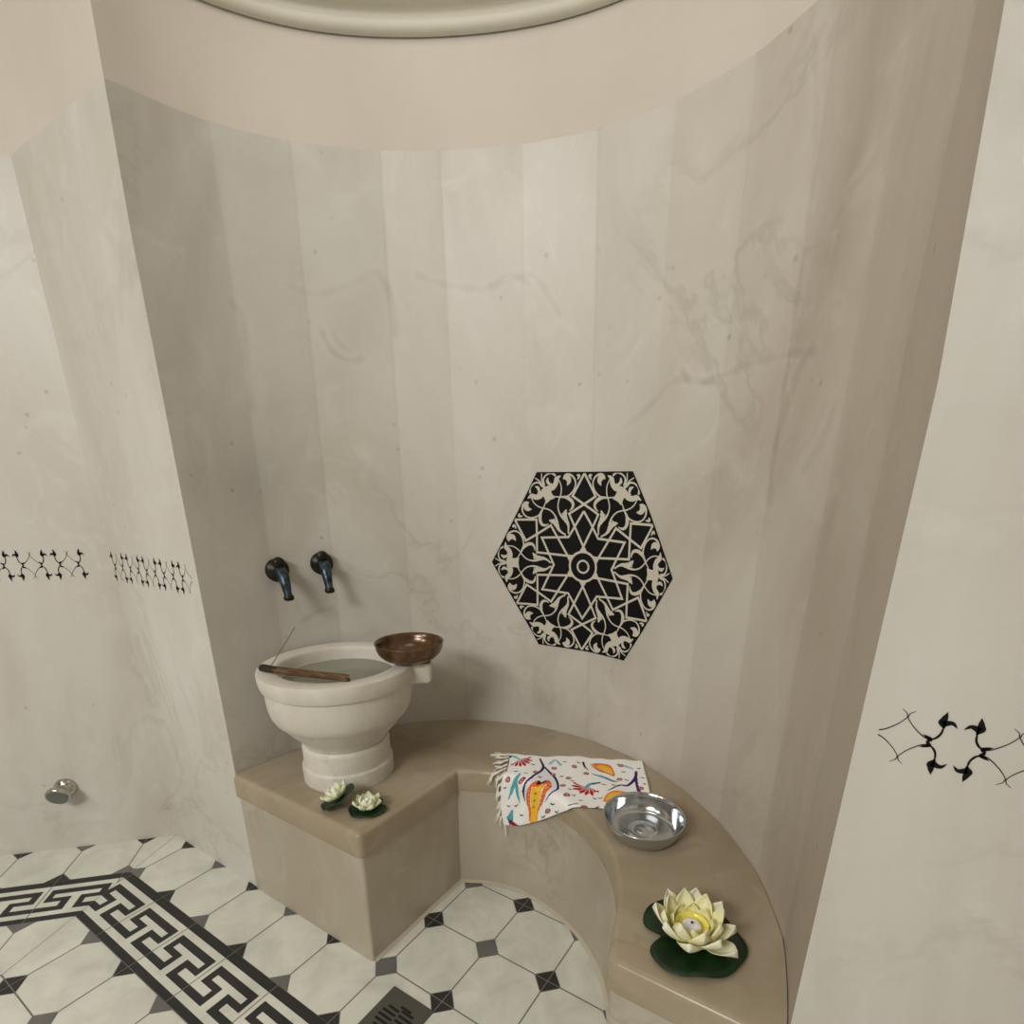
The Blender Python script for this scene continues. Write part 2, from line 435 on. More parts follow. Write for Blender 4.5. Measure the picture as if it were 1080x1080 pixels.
# ------------------------------------------------------------------ floor drain
M_drain=mat('drain_metal',(92,90,82),.42,.3)
M_slotdark=mat('drain_slot_dark',(14,13,12),.8)  # dark colour standing in for shade inside the drain slots
dr=empty('floor_drain',(-.787,-.095,0),'square dark metal floor drain cover set in a pale tile','drain')
hx=.069
V=[(-hx,-hx,.0006),(hx,-hx,.0006),(hx,hx,.0006),(-hx,hx,.0006),(-hx+.002,-hx+.002,.003),(hx-.002,-hx+.002,.003),(hx-.002,hx-.002,.003),(-hx+.002,hx-.002,.003)]
mesh('cover_plate',V,[(0,1,5,4),(1,2,6,5),(2,3,7,6),(3,0,4,7),(4,5,6,7)],M_drain,dr)
V=[];F=[]
def slot(x0,x1,y,w=.0034):
    i=len(V);n=6;P=[]
    for k in range(n+1):
        a=PI/2-PI*k/n; P.append((x1+w*math.cos(a),y+w*math.sin(a)))
    for k in range(n+1):
        a=-PI/2-PI*k/n; P.append((x0+w*math.cos(a),y+w*math.sin(a)))
    V.extend([(a,b,.0033) for a,b in P]); F.append(tuple(range(i,i+len(P)))[::-1])
for k in range(7):
    y=.032-.0135*k
    hl=math.sqrt(max(.0,.045**2-(y+.008)**2))
    if hl>.012:
        if k: slot(-hl,-.006,y)
        slot(.004 if k else -.006,hl if k else .022,y+(.006 if k else 0))
mesh('slot_shade',V,F,M_slotdark,dr)  # flat dark faces on an uncut plate, slot shade put into colour

# ------------------------------------------------------------------ mosaic hexagon on the curved wall
class Ink:
    def __init__(s,fn): s.fn=fn; s.V=[];s.F=[];s.M=[]
    def poly(s,P,m,lift):
        i=len(s.V); s.V+=[s.fn(x,y,lift) for x,y in P]; s.F.append(tuple(range(i,i+len(P)))); s.M.append(m)
    def stroke(s,P,w,m=1,lift=.0016,step=.03,sm=False):
        if sm: P=catmull(P,6)
        P=[np.array(p,float) for p in P]
        if not hasattr(w,'__len__'): w=[w]*2
        Q=[P[0]]
        for a,b in zip(P[:-1],P[1:]):
            n=max(1,int(np.linalg.norm(b-a)/step))
            for k in range(1,n+1): Q.append(a+(b-a)*k/n)
        L=[0]
        for a,b in zip(Q[:-1],Q[1:]): L.append(L[-1]+np.linalg.norm(b-a))
        i0=len(s.V)
        for i,p in enumerate(Q):
            t1=Q[min(i+1,len(Q)-1)]-p; t0=p-Q[max(i-1,0)]
            if i==0:t0=t1
            if i==len(Q)-1:t1=t0
            t0=t0/(np.linalg.norm(t0)+1e-9);t1=t1/(np.linalg.norm(t1)+1e-9)
            n=np.array([-(t0+t1)[1],(t0+t1)[0]]); nn=n@n; n=n/nn*2 if nn>.6 else n/(math.sqrt(nn)+1e-9)
            u=L[i]/L[-1]*(len(w)-1); k=min(int(u),len(w)-2); ww=w[k]+(w[k+1]-w[k])*(u-k)
            a=p+n*ww/2;b=p-n*ww/2
            s.V+=[s.fn(a[0],a[1],lift),s.fn(b[0],b[1],lift)]
        for i in range(len(Q)-1): s.F.append((i0+2*i,i0+2*i+1,i0+2*i+3,i0+2*i+2)); s.M.append(m)
    def disc(s,x,y,r,m=1,lift=.0016,n=12):
        s.poly([(x+r*math.cos(2*PI*k/n),y+r*math.sin(2*PI*k/n)) for k in range(n)],m,lift)
    def build(s,name,mats,parent=None):
        o=mesh(name,s.V,s.F,mats,parent,fm=s.M)
        return o
HC_T=1.560; HC_Z=1.020; AP=.2755; RW=.745
def hexmap(x,y,lift):    # x,y in apothem units; x to the right in the picture
    th=HC_T-x*AP*.945/RW
    return npt(th,HC_Z+y*AP,lift)
H=Ink(hexmap)
# black ground in strips
n=44
hexw=lambda y:(1.1547-abs(y)*.57735)
for j in range(n):
    y0,y1=-1+2*j/n,-1+2*(j+1)/n
    for k in range(30):
        a0,a1=-1+2*k/30,-1+2*(k+1)/30
        H.poly([(a0*hexw(y0),y0),(a1*hexw(y0),y0),(a1*hexw(y1),y1),(a0*hexw(y1),y1)],0,.0008)
LW=.024
def rot(P,a): c,s=math.cos(a),math.sin(a); return [(x*c-y*s,x*s+y*c) for x,y in P]
def circ(r,n=40): return [(r*math.cos(2*PI*k/n),r*math.sin(2*PI*k/n)) for k in range(n+1)]
H.stroke(circ(.165),LW*1.05); H.stroke(circ(.068,24),LW*.9)
star=[]
for k in range(6):
    a=PI/2+k*PI/3; star+= [(.60*math.cos(a),.60*math.sin(a)),(.368*math.cos(a+PI/6),.368*math.sin(a+PI/6))]
H.stroke(star+[star[0]],LW)
for k in range(6):
    a=k*PI/3
    for sx in (1,-1):
        H.stroke(rot([(sx*.035,.165),(0,.222),(-sx*.178,.57),(0,.672),(sx*.138,.755),(0,.985)],a),LW)
    H.disc(*rot([(0,.19)],a)[0],.018)
# arabesque in every corner, traced in (x,y) of the top-left one then turned
def C(x,y):
    X=(x-992-(1100-y)*.05)/884.;Y=(1100-y)/972.; a=math.radians(120); return (X*math.cos(a)+Y*math.sin(a),-X*math.sin(a)+Y*math.cos(a))
AR=[ # (points, widths)
 ([(700,372),(790,378),(860,365),(920,310),(945,240),(925,180),(875,150),(835,165),(820,200)],[.014,.02,.022,.02,.026,.03]),
 ([(830,170),(860,185),(875,215),(855,262)],[.05,.085,.06,.01]),
 ([(600,260),(598,205),(630,160),(690,140),(735,165)],[.05,.024,.02,.02,.03]),
 ([(790,165),(745,195),(730,245),(690,285),(630,290),(600,330)],[.01,.06,.07,.075,.05,.06]),
 ([(650,185),(645,225),(675,255),(690,240)],[.012,.045,.035,.01]),
 ([(755,185),(788,260),(785,340),(755,420),(745,480),(760,545),(800,600)],[.016,.016,.018,.018,.02,.04]),
 ([(760,380),(830,378),(885,405),(910,450),(895,490),(865,515)],[.016,.03,.05,.045,.035,.008]),
 ([(835,505),(815,545),(820,600),(845,650),(850,700),(845,745),(870,745)],[.02,.05,.075,.05,.03,.022,.012]),
 ([(785,545),(825,560),(838,530)],[.02,.03,.012]),
 ([(585,140),(582,205),(600,260)],[.014,.016,.02]),
 ([(960,160),(985,165),(965,205)],[.02,.035,.01]),
]
corner=[([C(*p) for p in P],w) for P,w in AR]
for k in range(6):
    a=k*PI/3
    for P,w in corner:
        w=[q*.80 for q in w]
        H.stroke(rot(P,a),w,sm=True,lift=.0018)
        H.stroke(rot([(x,-y) for x,y in P],a),w,sm=True,lift=.0018)
    # four pointed blossom
    Q=[]
    for q in range(8):
        r=.088 if q%2==0 else .052; b=PI/4+q*PI/4 if False else q*PI/4+PI/4; Q.append((.872+r*math.cos(b),r*math.sin(b)))
    H.poly(rot(Q,a),1,.0019)
    H.stroke(rot([(.92,0),(1.0,0)],a),.03)
# hairline edge
hx6=[(1.1547*math.cos(k*PI/3),1.1547*math.sin(k*PI/3)) for k in range(7)]
H.stroke([(x*.992,y*.992) for x,y in hx6],.012,m=0,lift=.0021)
mo=H.build('wall_mosaic',[M_inkblack,M_inkcream])
tag(mo,'large black and cream hexagonal star mosaic set in the curved wall','mosaic')

# ------------------------------------------------------------------ friezes of dark scrolls
def frieze(name,fn,centres,zc,sx,sz,label,skip=0):
    I=Ink(fn)
    for ci,c in enumerate(centres):
        f=lambda P,mx,my:[(c+mx*x*sx,zc+my*y*sz) for x,y in P]
        for mx in (1,-1):
            for my in (1,-1):
                I.stroke(f([(.48,.10),(.34,.22),(.14,.52),(.0,.85),(-.03,1.0),(-.13,1.14)],mx,my),[.0014,.0013,.0011,.001,.001,.0006],sm=True,step=.004)
                if ci==0 and mx==skip: continue
                I.stroke(f([(.47,.16),(.58,.18),(.67,.42),(.69,.78)],mx,my),[.0014,.0026,.0022,.0012],sm=True,step=.004)
                # leaf pair
                for P,w in (([(.70,.66),(.64,.88),(.66,1.02),(.69,1.32)],[.002,.0078,.0058,.0004]),([(.66,.82),(.76,.90),(.84,.90),(.93,.74)],[.0075,.0062,.0036,.0003])):
                    I.stroke(f(P,mx,my),w,sm=True,step=.004)
                I.stroke(f([(.36,.26),(.44,.20),(.52,.12),(.46,.0)],mx,my),[.0006,.0036,.0042,.0026],sm=True,step=.003)
    o=I.build(name,[M_inkcream,M_inkblack]); 
    return tag(o,label,'frieze')
xm=lambda x,y,l:(x,-l*.6,y)
frieze('mosaic_frieze',xm,[.0765,.0765+.1035,.0765+.207,.0765+.3105],.9725,.0525,.0315,'sparse black scroll inlay band across the wall right of the recess',skip=-1)
frieze('mosaic_frieze',xm,[-1.560-.1005*k for k in range(5)],1.0155,.0505,.036,'row of small black scroll motifs on the wall just left of the recess',skip=1)
m45=lambda x,y,l:(CX-s*x+s*l*.6,-s*x-s*l*.6,y)
frieze('mosaic_frieze',m45,[.012+.1005*k for k in range(1,12)],1.024,.0505,.036,'row of black scroll motifs on the angled wall at the far left edge')

# ------------------------------------------------------------------ basin
BC=(-1.23,.205)
bs=empty('basin',(BC[0],BC[1],ZB),'round carved stone wash basin on a footed base standing on the bench block','basin')
prof=[(.0,.190),(.06,.190),(.11,.205),(.144,.240),(.156,.285),(.162,.325),(.1645,.342),(.167,.3485),(.171,.351),(.214,.351),(.2170,.3500),(.2185,.346),(.2180,.325),(.2155,.312),(.2125,.304),(.2075,.3015),(.2045,.298),(.2045,.287),(.2045,.270),(.2025,.245),(.197,.220),(.188,.203),(.1775,.1925),(.1755,.191),(.1735,.188),(.158,.168),(.138,.145),(.124,.130),(.118,.117)]
V,F=lathe(prof,96,cap=True); o=mesh('bowl',V,F,M_basin,bs,sm=True,ang=math.radians(40))
prof=[(.112,.1165),(.121,.116),(.1265,.110),(.1275,.104),(.127,.060),(.1275,.052),(.1295,.050),(.1325,.0475),(.1335,.044),(.1335,.0005)]
V,F=lathe(prof,80,cap=True); o=mesh('foot',V,F,M_basin,bs,sm=True,ang=math.radians(40)); o['label']='squat round stone foot'
def boxround(cx,cy,ang,l,w,z0,z1,r=.012):
    # block sticking out along ang with rounded outer corners
    P=[(0,-w),(l-r,-w)]
    P+=[(l-r+r*math.sin(PI/2*k/5),-w+r-r*math.cos(PI/2*k/5)) for k in range(1,6)]
    P+=[(l-r+r*math.cos(PI/2*k/5),w-r+r*math.sin(PI/2*k/5)) for k in range(0,6)]
    P+=[(0,w)]
    V=[];F=[];n=len(P);c,s_=math.cos(ang),math.sin(ang)
    for z,sc in ((z0,.94),(z0+.008,1),(z1-.004,1),(z1,.96)):
        for x,y in P:
            X,Y=x*sc,y*sc; V.append((cx+X*c-Y*s_,cy+X*s_+Y*c,z))
    for j in range(3):
        for k in range(n): F.append((j*n+k,j*n+(k+1)%n,(j+1)*n+(k+1)%n,(j+1)*n+k))
    F.append(tuple(range(n))[::-1]);F.append(tuple(3*n+k for k in range(n)))
    return V,F
a=math.radians(40)
V,F=boxround(.195*math.cos(a),.195*math.sin(a),a,.072,.046,.292,.3500); mesh('lug',V,F,M_basin,bs,sm=True,ang=math.radians(40))
M_water=mat('basin_water',(132,131,116),.06,spec=.5); 
wt=NT(M_water); wt.bump(wt.noise(wt.pos(),14,2),.08,.003)
V,F=lathe([(.0,.0),(.1602,.0)],72,cap=False); 
wo=mesh('water',V,F,M_water); fixn(wo); wo.location=(BC[0],BC[1],ZB+.311)
tag(wo,'still greenish water filling the stone basin','water')

# ------------------------------------------------------------------ taps
M_pat=mat('patinated_bronze',(52,62,66),.36,.85); nt=NT(M_pat)
nt.l(nt.ramp(nt.noise(nt.pos(),60,4),[(.35,lin((38,40,36))),(.55,lin((62,78,88))),(.75,lin((98,118,132)))]),nt.b.inputs['Base Color'])
M_patd=mat('dark_bronze',(48,46,38),.4,.8)
def tap(th,z,label,sc=1):
    p=npt(th,z,0); t=empty('tap',p,label,'tap',group=None)
    nrm=Vector((-math.cos(th),-math.sin(th),0)); side=Vector((0,0,1)).cross(nrm).normalized(); up=Vector((0,0,1))
    def W(a,b,c): return nrm*a+side*b+up*c       # out, side, up
    def rev(prof,n=28,ax0=(0,0,0)):
        V=[];F=[]
        for r,d in prof:
            for k in range(n):
                a=2*PI*k/n; V.append(W(d+ax0[0],r*math.cos(a)+ax0[1],r*math.sin(a)+ax0[2]))
        for i in range(len(prof)-1):
            for k in range(n): F.append((i*n+k,i*n+(k+1)%n,(i+1)*n+(k+1)%n,(i+1)*n+k))
        F.append(tuple(range(n))[::-1]); F.append(tuple((len(prof)-1)*n+k for k in range(n))); return V,F
    mesh('flange',*rev([(.034,-.004),(.0345,.006),(.032,.012),(.024,.017),(.017,.022),(.015,.036)]),M_patd,t,sm=True,ang=.9)
    k=rev([(.006,-.010),(.014,-.008),(.0165,.0),(.016,.009),(.013,.013),(.004,.015)],ax0=(.022,0,.024))
    mesh('handle_knob',*k,M_patd,t,sm=True,ang=.9)
    P=[W(.018,0,0),W(.034,0,-.001),W(.046,0,-.008),W(.055,0,-.022),W(.062,0,-.040),W(.068,0,-.058),W(.072,0,-.072)]
    mesh('spout',*tube(P,[.0165,.0165,.0165,.0155,.0135,.0115,.011],20),M_pat,t,sm=True,ang=.9)
    P=[W(.0715,0,-.066),W(.0725,0,-.070),W(.074,0,-.077),W(.0745,0,-.081)]
    mesh('nozzle',*tube(P,[.0125,.0145,.0145,.010],20),M_patd,t,sm=True,ang=.9)
    return t
tap(2.856,1.020,'dark bluish bronze tap on the wall above the basin, left of the pair')
tap(2.682,1.029,'dark bluish bronze tap on the wall above the basin, right of the pair')

# chrome stop on the far left wall
M_chrome=mat('polished_chrome',(190,186,178),.16,1.0)
M_greycap=mat('grey_cap',(112,116,112),.3,.4)
kb=(-2.236,-.216,.250)
kt=empty('wall_stop',kb,'round chrome knob with a grey disc face, low on the far left wall','knob'); kt.scale=(.7,.7,.7)
nrm=Vector((s,-s,0)); sd=Vector((s,s,0)); up=Vector((0,0,1))
def revn(prof,n=36,axis=None,org=Vector((0,0,0))):
    ax=axis or nrm; s1=ax.cross(Vector((0,0,1))).normalized(); s2=s1.cross(ax).normalized()
    V=[];F=[]
    for r,d in prof:
        for k in range(n):
            a=2*PI*k/n; V.append(org+ax*d+s1*r*math.cos(a)+s2*r*math.sin(a))
    for i in range(len(prof)-1):
        for k in range(n): F.append((i*n+k,i*n+(k+1)%n,(i+1)*n+(k+1)%n,(i+1)*n+k))
    F.append(tuple(range(n))[::-1]); F.append(tuple((len(prof)-1)*n+k for k in range(n))); return V,F
mesh('flange',*revn([(.048,-.001),(.050,.004),(.048,.014),(.041,.024),(.030,.030),(.026,.034),(.026,.052)]),M_chrome,kt,sm=True,ang=.9)
ax2=Vector((.62,-.62,-.32)).normalized(); og=nrm*.052+Vector((0,0,.002))
mesh('head',*revn([(.026,-.012),(.036,.004),(.0500,.012),(.0525,.018),(.0525,.032),(.050,.036),(.044,.037)],axis=ax2,org=og),M_chrome,kt,sm=True,ang=.9)
mesh('disc_face',*revn([(.0445,.0365),(.0445,.0385),(.042,.0395)],axis=ax2,org=og),M_greycap,kt)

# ------------------------------------------------------------------ wooden incense boat and stick
M_wood=mat('dark_carved_wood',(108,74,44),.5); wn=NT(M_wood)
wn.l(wn.ramp(wn.noise(wn.pos((6,60,60)),3,5,.6),[(.3,lin((58,40,24))),(.5,lin((92,68,42))),(.7,lin((138,112,76)))]),wn.b.inputs['Base Color'])
M_burnt=mat('burnt_wood',(44,34,24),.6)
A=Vector((-1.350,.040,ZB+.352)); B=Vector((-1.078,.117,ZB+.352)); L=(B-A).length; ang=math.atan2(B.y-A.y,B.x-A.x)
ih=empty('incense_holder',tuple(A),'long narrow brown wooden incense holder lying across the basin rim','incense holder',rot=(0,0,ang))
def boat(x0,x1,n=40,w=.0115,h=.014):
    V=[];F=[];pr=[(-1,0.25),(-.7,0),(.7,0),(1,.25),(1,.9),(.82,1),(.55,.8),(0,.68),(-.55,.8),(-.82,1),(-1,.9)];m=len(pr)
    for i in range(n+1):
        x=x0+(x1-x0)*i/n; t=x/L
        e=min(1,math.sqrt(max(0,1-((.035-min(t,.035))/.035)**2)+.04)); e2=min(1,math.sqrt(max(0,1-((max(t,.96)-.96)/.04)**2)+.03))
        ww=w*e*e2*(1.06-.12*t); lift=.003*max(0,(.15-t)/.15)
        for a,b in pr: V.append((x,a*ww,b*h*(.4+.6*e2)+lift))
    for i in range(n):
        for k in range(m): F.append((i*m+k,i*m+(k+1)%m,(i+1)*m+(k+1)%m,(i+1)*m+k))
    F.append(tuple(range(m))[::-1]);F.append(tuple(n*m+k for k in range(m))); return V,F
mesh('tray',*boat(.052,L),M_wood,ih,sm=True,ang=.7)
o=mesh('head_block',*boat(0,.052,12),M_burnt,ih,sm=True,ang=.7); o['label']='darkened blunt end'
M_ash=mat('incense_stick',(120,112,98),.8)
p0=Vector((-1.333,.062,ZB+.362)); p1=Vector((-1.325,.148,ZB+.455))
o=mesh('incense_stick',*tube([Vector((0,0,0)),(p1-p0)*.5,(p1-p0)],[.0013,.0014,.0013],8),M_ash); o.location=p0
tag(o,'thin grey incense stick standing tilted in the wooden holder','incense')

# ------------------------------------------------------------------ brown bowl on the rim
M_copper=mat('brown_glazed_copper',(120,70,36),.26,.35,coat=.4); cn=NT(M_copper)
cn.l(cn.ramp(cn.noise(cn.pos(),22,5,.65),[(.3,lin((58,35,18))),(.5,lin((86,57,30))),(.72,lin((112,80,46)))]),cn.b.inputs['Base Color'])
cn.bump(cn.noise(cn.pos(),55,2),.3,.002)
prof=[(0,-.001),(.040,-.001),(.058,.002),(.076,.011),(.089,.024),(.0955,.038),(.098,.052),(.0995,.0555),(.0975,.057),(.0935,.0545),(.0915,.042),(.084,.027),(.070,.014),(.048,.006),(0,.005)]
V,F=lathe(prof,72,cap=False)
bo=mesh('bowl',V,F,M_copper,sm=True); fixn(bo); bo.location=(-1.070,.335,ZB+.3515)
tag(bo,'shallow brown copper coloured bowl resting on the basin rim','bowl')

# ------------------------------------------------------------------ steel bowl
M_steel=mat('brushed_steel',(198,201,205),.14,1.0)
sn=NT(M_steel); sn.bump(sn.noise(sn.pos(),26,2),.10,.003)
sb=empty('metal_bowl',(-.357,.392,ZB+.0005),'shallow shiny steel bowl on the curved bench beside the towel','bowl')
prof=[(0,.0),(.070,.0),(.078,.002),(.085,.008),(.092,.022),(.0970,.040),(.0985,.0475),(.100,.0485),(.0990,.0500),(.0965,.0480),(.0940,.039),(.0890,.023),(.0820,.0095),(.076,.0045),(.070,.003),(.040,.0028),(.038,.0045),(.034,.0045),(.032,.0026),(.018,.0026),(.016,.004),(.012,.0055),(0,.0062)]
V,F=lathe(prof,96,cap=False); o=mesh('body',V,F,M_steel,sb,sm=True,ang=math.radians(50)); fixn(o)
V,F=tube([(.0995*math.cos(a),.0995*math.sin(a),.0485) for a in [2*PI*k/96 for k in range(97)]],.0016,8,cap=False)
mesh('rim',V,F,M_steel,sb,sm=True)
sb.rotation_mode='AXIS_ANGLE'; sb.rotation_axis_angle=(math.radians(2.0),.84,.54,0); sb.location.z+=.0035

# ------------------------------------------------------------------ towel
TLp=np.array([-.867,.544]);TU=np.array([.893,.450]);TV=np.array([.450,-.893])
EC=np.array([p for p in catmull(EDGE,6)])
def yedge(x): return float(np.interp(x,EC[:,0],EC[:,1]))
TW,TH=.424,.285
def tow(a,c,lift=0):
    # longer on the right; front hem runs over the bench edge on the left
    w=.0022*math.sin(a*38+c*9)*math.sin(c*31+1.0)+.0012*math.sin(a*90+c*50)
    w=w+.0022+lift
    # find crossing of the line of constant a with the bench edge
    ce=None
    for k in range(0,90):
        cc=k*.005; P=TLp+TU*a+TV*cc
        if P[1]<yedge(P[0])-.0: ce=cc-.0025; break
    if ce is None: ce=9
    R=.012; ce2=ce-.012
    if c<=ce2:
        P=TLp+TU*a+TV*c; return (P[0],P[1],ZB+.0025+w)
    P=TLp+TU*a+TV*ce2; s_=c-ce2; arc=R*PI/2*1.15
    # local outward direction of the edge
    x=P[0]; e=.01; d=np.array([e*2,yedge(x+e)-yedge(x-e)]); d/=np.linalg.norm(d); nr=np.array([d[1],-d[0]])
    if nr[1]>0: nr=-nr
    reach=.0215
    if s_<arc:
        t=s_/arc*PI/2; P=P+nr*(reach*math.sin(t)+w*math.sin(t)); return (P[0],P[1],ZB+.0025-R*(1-math.cos(t))+w*math.cos(t))
    P=P+nr*(reach+w)+d*(.10*(s_-arc)*0); return (P[0],P[1],ZB+.0025-R-(s_-arc))
NA,NCc=300,200
def shape_edge(i,j):
    u,v=i/NA,j/NCc
    a0=.004+.006*math.sin(v*7); a=a0+(TW-a0+.006*v)*u
    c=-.004+.004*math.sin(u*9)+(TH+.004)*v+.006*math.sin(u*6+1)*v-.012*v*max(0,1-u*3)*0
    return a,c
tx=np.zeros((NCc+1,NA+1));tc=tx.copy();V=[]
for j in range(NCc+1):
    for i in range(NA+1):
        a,c=shape_edge(i,j); tx[j,i]=a;tc[j,i]=c
# coarse evaluate then interpolate (crossing search is slow)
ga=np.linspace(-.01,.46,95);gc=np.linspace(-.02,.31,80)
GP=np.array([[tow(a,c) for a in ga] for c in gc])
def tpt(a,c):
    i=min(len(ga)-2,max(0,int((a-ga[0])/(ga[1]-ga[0]))));j=min(len(gc)-2,max(0,int((c-gc[0])/(gc[1]-gc[0]))))
    u=(a-ga[i])/(ga[1]-ga[0]);v=(c-gc[j])/(gc[1]-gc[0])
    return (GP[j,i]*(1-u)+GP[j,i+1]*u)*(1-v)+(GP[j+1,i]*(1-u)+GP[j+1,i+1]*u)*v
for j in range(NCc+1):
    for i in range(NA+1): V.append(tuple(tpt(tx[j,i],tc[j,i])))
F=[(j*(NA+1)+i,j*(NA+1)+i+1,(j+1)*(NA+1)+i+1,(j+1)*(NA+1)+i) for j in range(NCc) for i in range(NA)]
A_=tx;C_=tc
COLR=np.ones(tx.shape+(3,))*np.array(lin((250,248,244))[:3])
def paint(mask,c,soft=1.0):
    COLR[mask]=np.array(lin(c)[:3])*soft+COLR[mask]*(1-soft)
def inpoly(P):
    m=np.zeros(A_.shape,bool);n=len(P)
    for i in range(n):
        x0,y0=P[i];x1,y1=P[(i+1)%n]
        if y0==y1: continue
        cnd=((C_>y0)!=(C_>y1))&(A_<(x1-x0)*(C_-y0)/(y1-y0)+x0); m^=cnd
    return m
def smp(P,n=5):
    return [tuple(p) for p in catmull(list(P)+[P[0]],n)][:-1]
def near(P,w,sm=True):
    Q=catmull(P,5) if (sm and len(P)>2) else [np.array(p) for p in P]; D=np.full(A_.shape,9.); n=len(Q)-1
    m=np.zeros(A_.shape,bool)
    for i in range(n):
        a,b=Q[i],Q[i+1];dx,dy=b-a;LL=dx*dx+dy*dy+1e-12
        t=np.clip(((A_-a[0])*dx+(C_-a[1])*dy)/LL,0,1); d=np.hypot(A_-a[0]-t*dx,C_-a[1]-t*dy)
        k=(i+.5)/n*(len(w)-1) if hasattr(w,'__len__') else 0
        ww=(w[int(k)]+(w[min(int(k)+1,len(w)-1)]-w[int(k)])*(k-int(k))) if hasattr(w,'__len__') else w
        m|=d<ww/2
    return m
def ring(x,y,r=.0085,c=(150,44,60)):
    d=np.hypot(A_-x,C_-y); paint(d<r,c); paint(d<r*.55,(214,180,170)); paint(d<r*.28,c)
NAVY=(42,36,84);TEAL=(86,172,182);RED=(178,30,50);OR=(226,112,56);YE=(250,196,62)
# tulip 1
paint(inpoly(smp([(.118,.075),(.145,.111),(.163,.151),(.166,.199),(.152,.226),(.118,.24),(.080,.22),(.077,.17),(.09,.135),(.108,.108)])),(224,222,238),.6)
tO=[(.118,.163),(.132,.148),(.144,.155),(.149,.191),(.142,.229),(.126,.259),(.121,.290),(.099,.290),(.095,.252),(.086,.214),(.086,.186),(.096,.162),(.108,.151)]
paint(inpoly(smp(tO)),OR)
paint(inpoly(smp([(.119,.178),(.129,.171),(.132,.214),(.124,.245),(.119,.297),(.101,.297),(.103,.254),(.101,.216),(.103,.190),(.111,.172)])),YE)
for P in ([(.105,.172),(.100,.20),(.103,.235)],[(.133,.172),(.134,.20),(.126,.24)]): paint(near(P,.003),(250,232,190))
for k in range(6):
    paint(np.hypot(A_-(.092+.001*k),C_-(.180+.014*k))<.0022,(250,200,170)); paint(np.hypot(A_-(.142-.002*k),C_-(.172+.014*k))<.0022,(250,200,170))
paint(near([(.110,.155),(.117,.166),(.129,.155)],.007),(60,24,20))
for x,y in ((.117,.194),(.114,.217),(.111,.238)): paint(np.hypot(A_-x,C_-y)<.004,(110,150,50))
for P in ([(.105,.014),(.118,.066),(.112,.100),(.090,.134),(.076,.175),(.078,.212)],[(.117,.066),(.143,.105),(.162,.146),(.167,.192),(.150,.228)]): paint(near(P,[.006,.0085,.0075,.007,.002]),NAVY)
# fan carnations
def fan(cx,cy,pts):
    Pm=[(cx,cy)]
    for i,(x,y) in enumerate(pts):
        Pm.append((x,y))
        if i<len(pts)-1: Pm.append(((x+pts[i+1][0])/2*.86+cx*.14,(y+pts[i+1][1])/2*.86+cy*.14))
    paint(inpoly(Pm),RED)
    for i,(x,y) in enumerate(pts): paint(near([(x,y),(x*.96+cx*.04,y*.96+cy*.04)],.008,False),RED)
    for i in range(len(pts)-1):
        x,y=(pts[i][0]+pts[i+1][0])/2,(pts[i][1]+pts[i+1][1])/2
        paint(near([(cx+(x-cx)*.15,cy+(y-cy)*.15),(x,y)],[.0008,.0042],False),(240,220,212))
fan(.038,.030,[(.073,.016),(.077,.034),(.072,.050),(.061,.066),(.047,.072),(.033,.070),(.020,.064)])
paint(near([(.010,.015),(.022,.016),(.040,.030)],[.012,.012,.006]),(150,192,206)); paint(np.hypot(A_-.006,C_-.019)<.008,(36,46,84))
fan(.258,.176,[(.214,.156),(.211,.172),(.214,.186),(.232,.203),(.247,.212),(.265,.212),(.281,.194)])
paint(near([(.250,.172),(.261,.158),(.282,.150)],[.012,.012,.004]),TEAL); paint(near([(.268,.158),(.288,.148)],.007,False),(40,66,90))
# teal leaves
paint(inpoly(smp([(.049,.108),(.036,.150),(.023,.199),(.038,.180),(.049,.150)])),TEAL); paint(inpoly(smp([(.050,.108),(.046,.150),(.063,.221),(.060,.170)])),TEAL)
paint(inpoly([(.040,.232),(.018,.262),(.030,.285),(.041,.270)]),TEAL); paint(inpoly([(.020,.264),(.029,.296),(.042,.272),(.030,.276)]),NAVY); paint(near([(.036,.285),(.060,.300)],.012,False),(150,30,40))
paint(near([(.138,.048),(.154,.022),(.172,.052)],[.010,.007,.010]),(150,196,208)); paint(near([(.268,.098),(.299,.114),(.332,.131)],[.004,.012,.004]),TEAL); paint(near([(.310,.118),(.340,.130)],.005,False),(50,60,90))
paint(near([(.350,.036),(.372,.040),(.394,.055)],[.010,.012,.006]),(160,198,208))
# tulips 2, 3
paint(inpoly(smp([(.262,.036),(.29,.027),(.318,.030),(.331,.057),(.334,.100),(.304,.088),(.279,.066)])),OR); paint(inpoly(smp([(.282,.042),(.305,.036),(.325,.058),(.330,.094),(.302,.074)])),YE)
paint(near([(.262,.034),(.285,.055),(.325,.09)],.003),(250,220,170)); paint(near([(.242,.026),(.247,.056),(.256,.078)],[.008,.006,.002]),NAVY)
paint(inpoly(smp([(.292,.246),(.306,.208),(.329,.188),(.359,.188),(.384,.198),(.37,.25),(.335,.27)])),(238,150,70)); paint(inpoly(smp([(.30,.24),(.318,.205),(.35,.2),(.335,.235)])),YE); paint(near([(.36,.192),(.386,.200)],.006,False),(150,40,30))
for P in ([(.312,.186),(.344,.155),(.369,.152),(.394,.112),(.402,.072)],[(.400,.082),(.396,.15),(.402,.210)]): paint(near(P,[.004,.008,.008,.010,.008]),(58,34,104))
for x,y in [(.022,.131),(.067,.143),(.157,.261),(.181,.172),(.152,.073),(.097,.109),(.150,.112),(.214,.058),(.25,.1),(.197,.125),(.194,.22),(.242,.276),(.349,.116),(.405,.166),(.357,.040)]: ring(x,y)
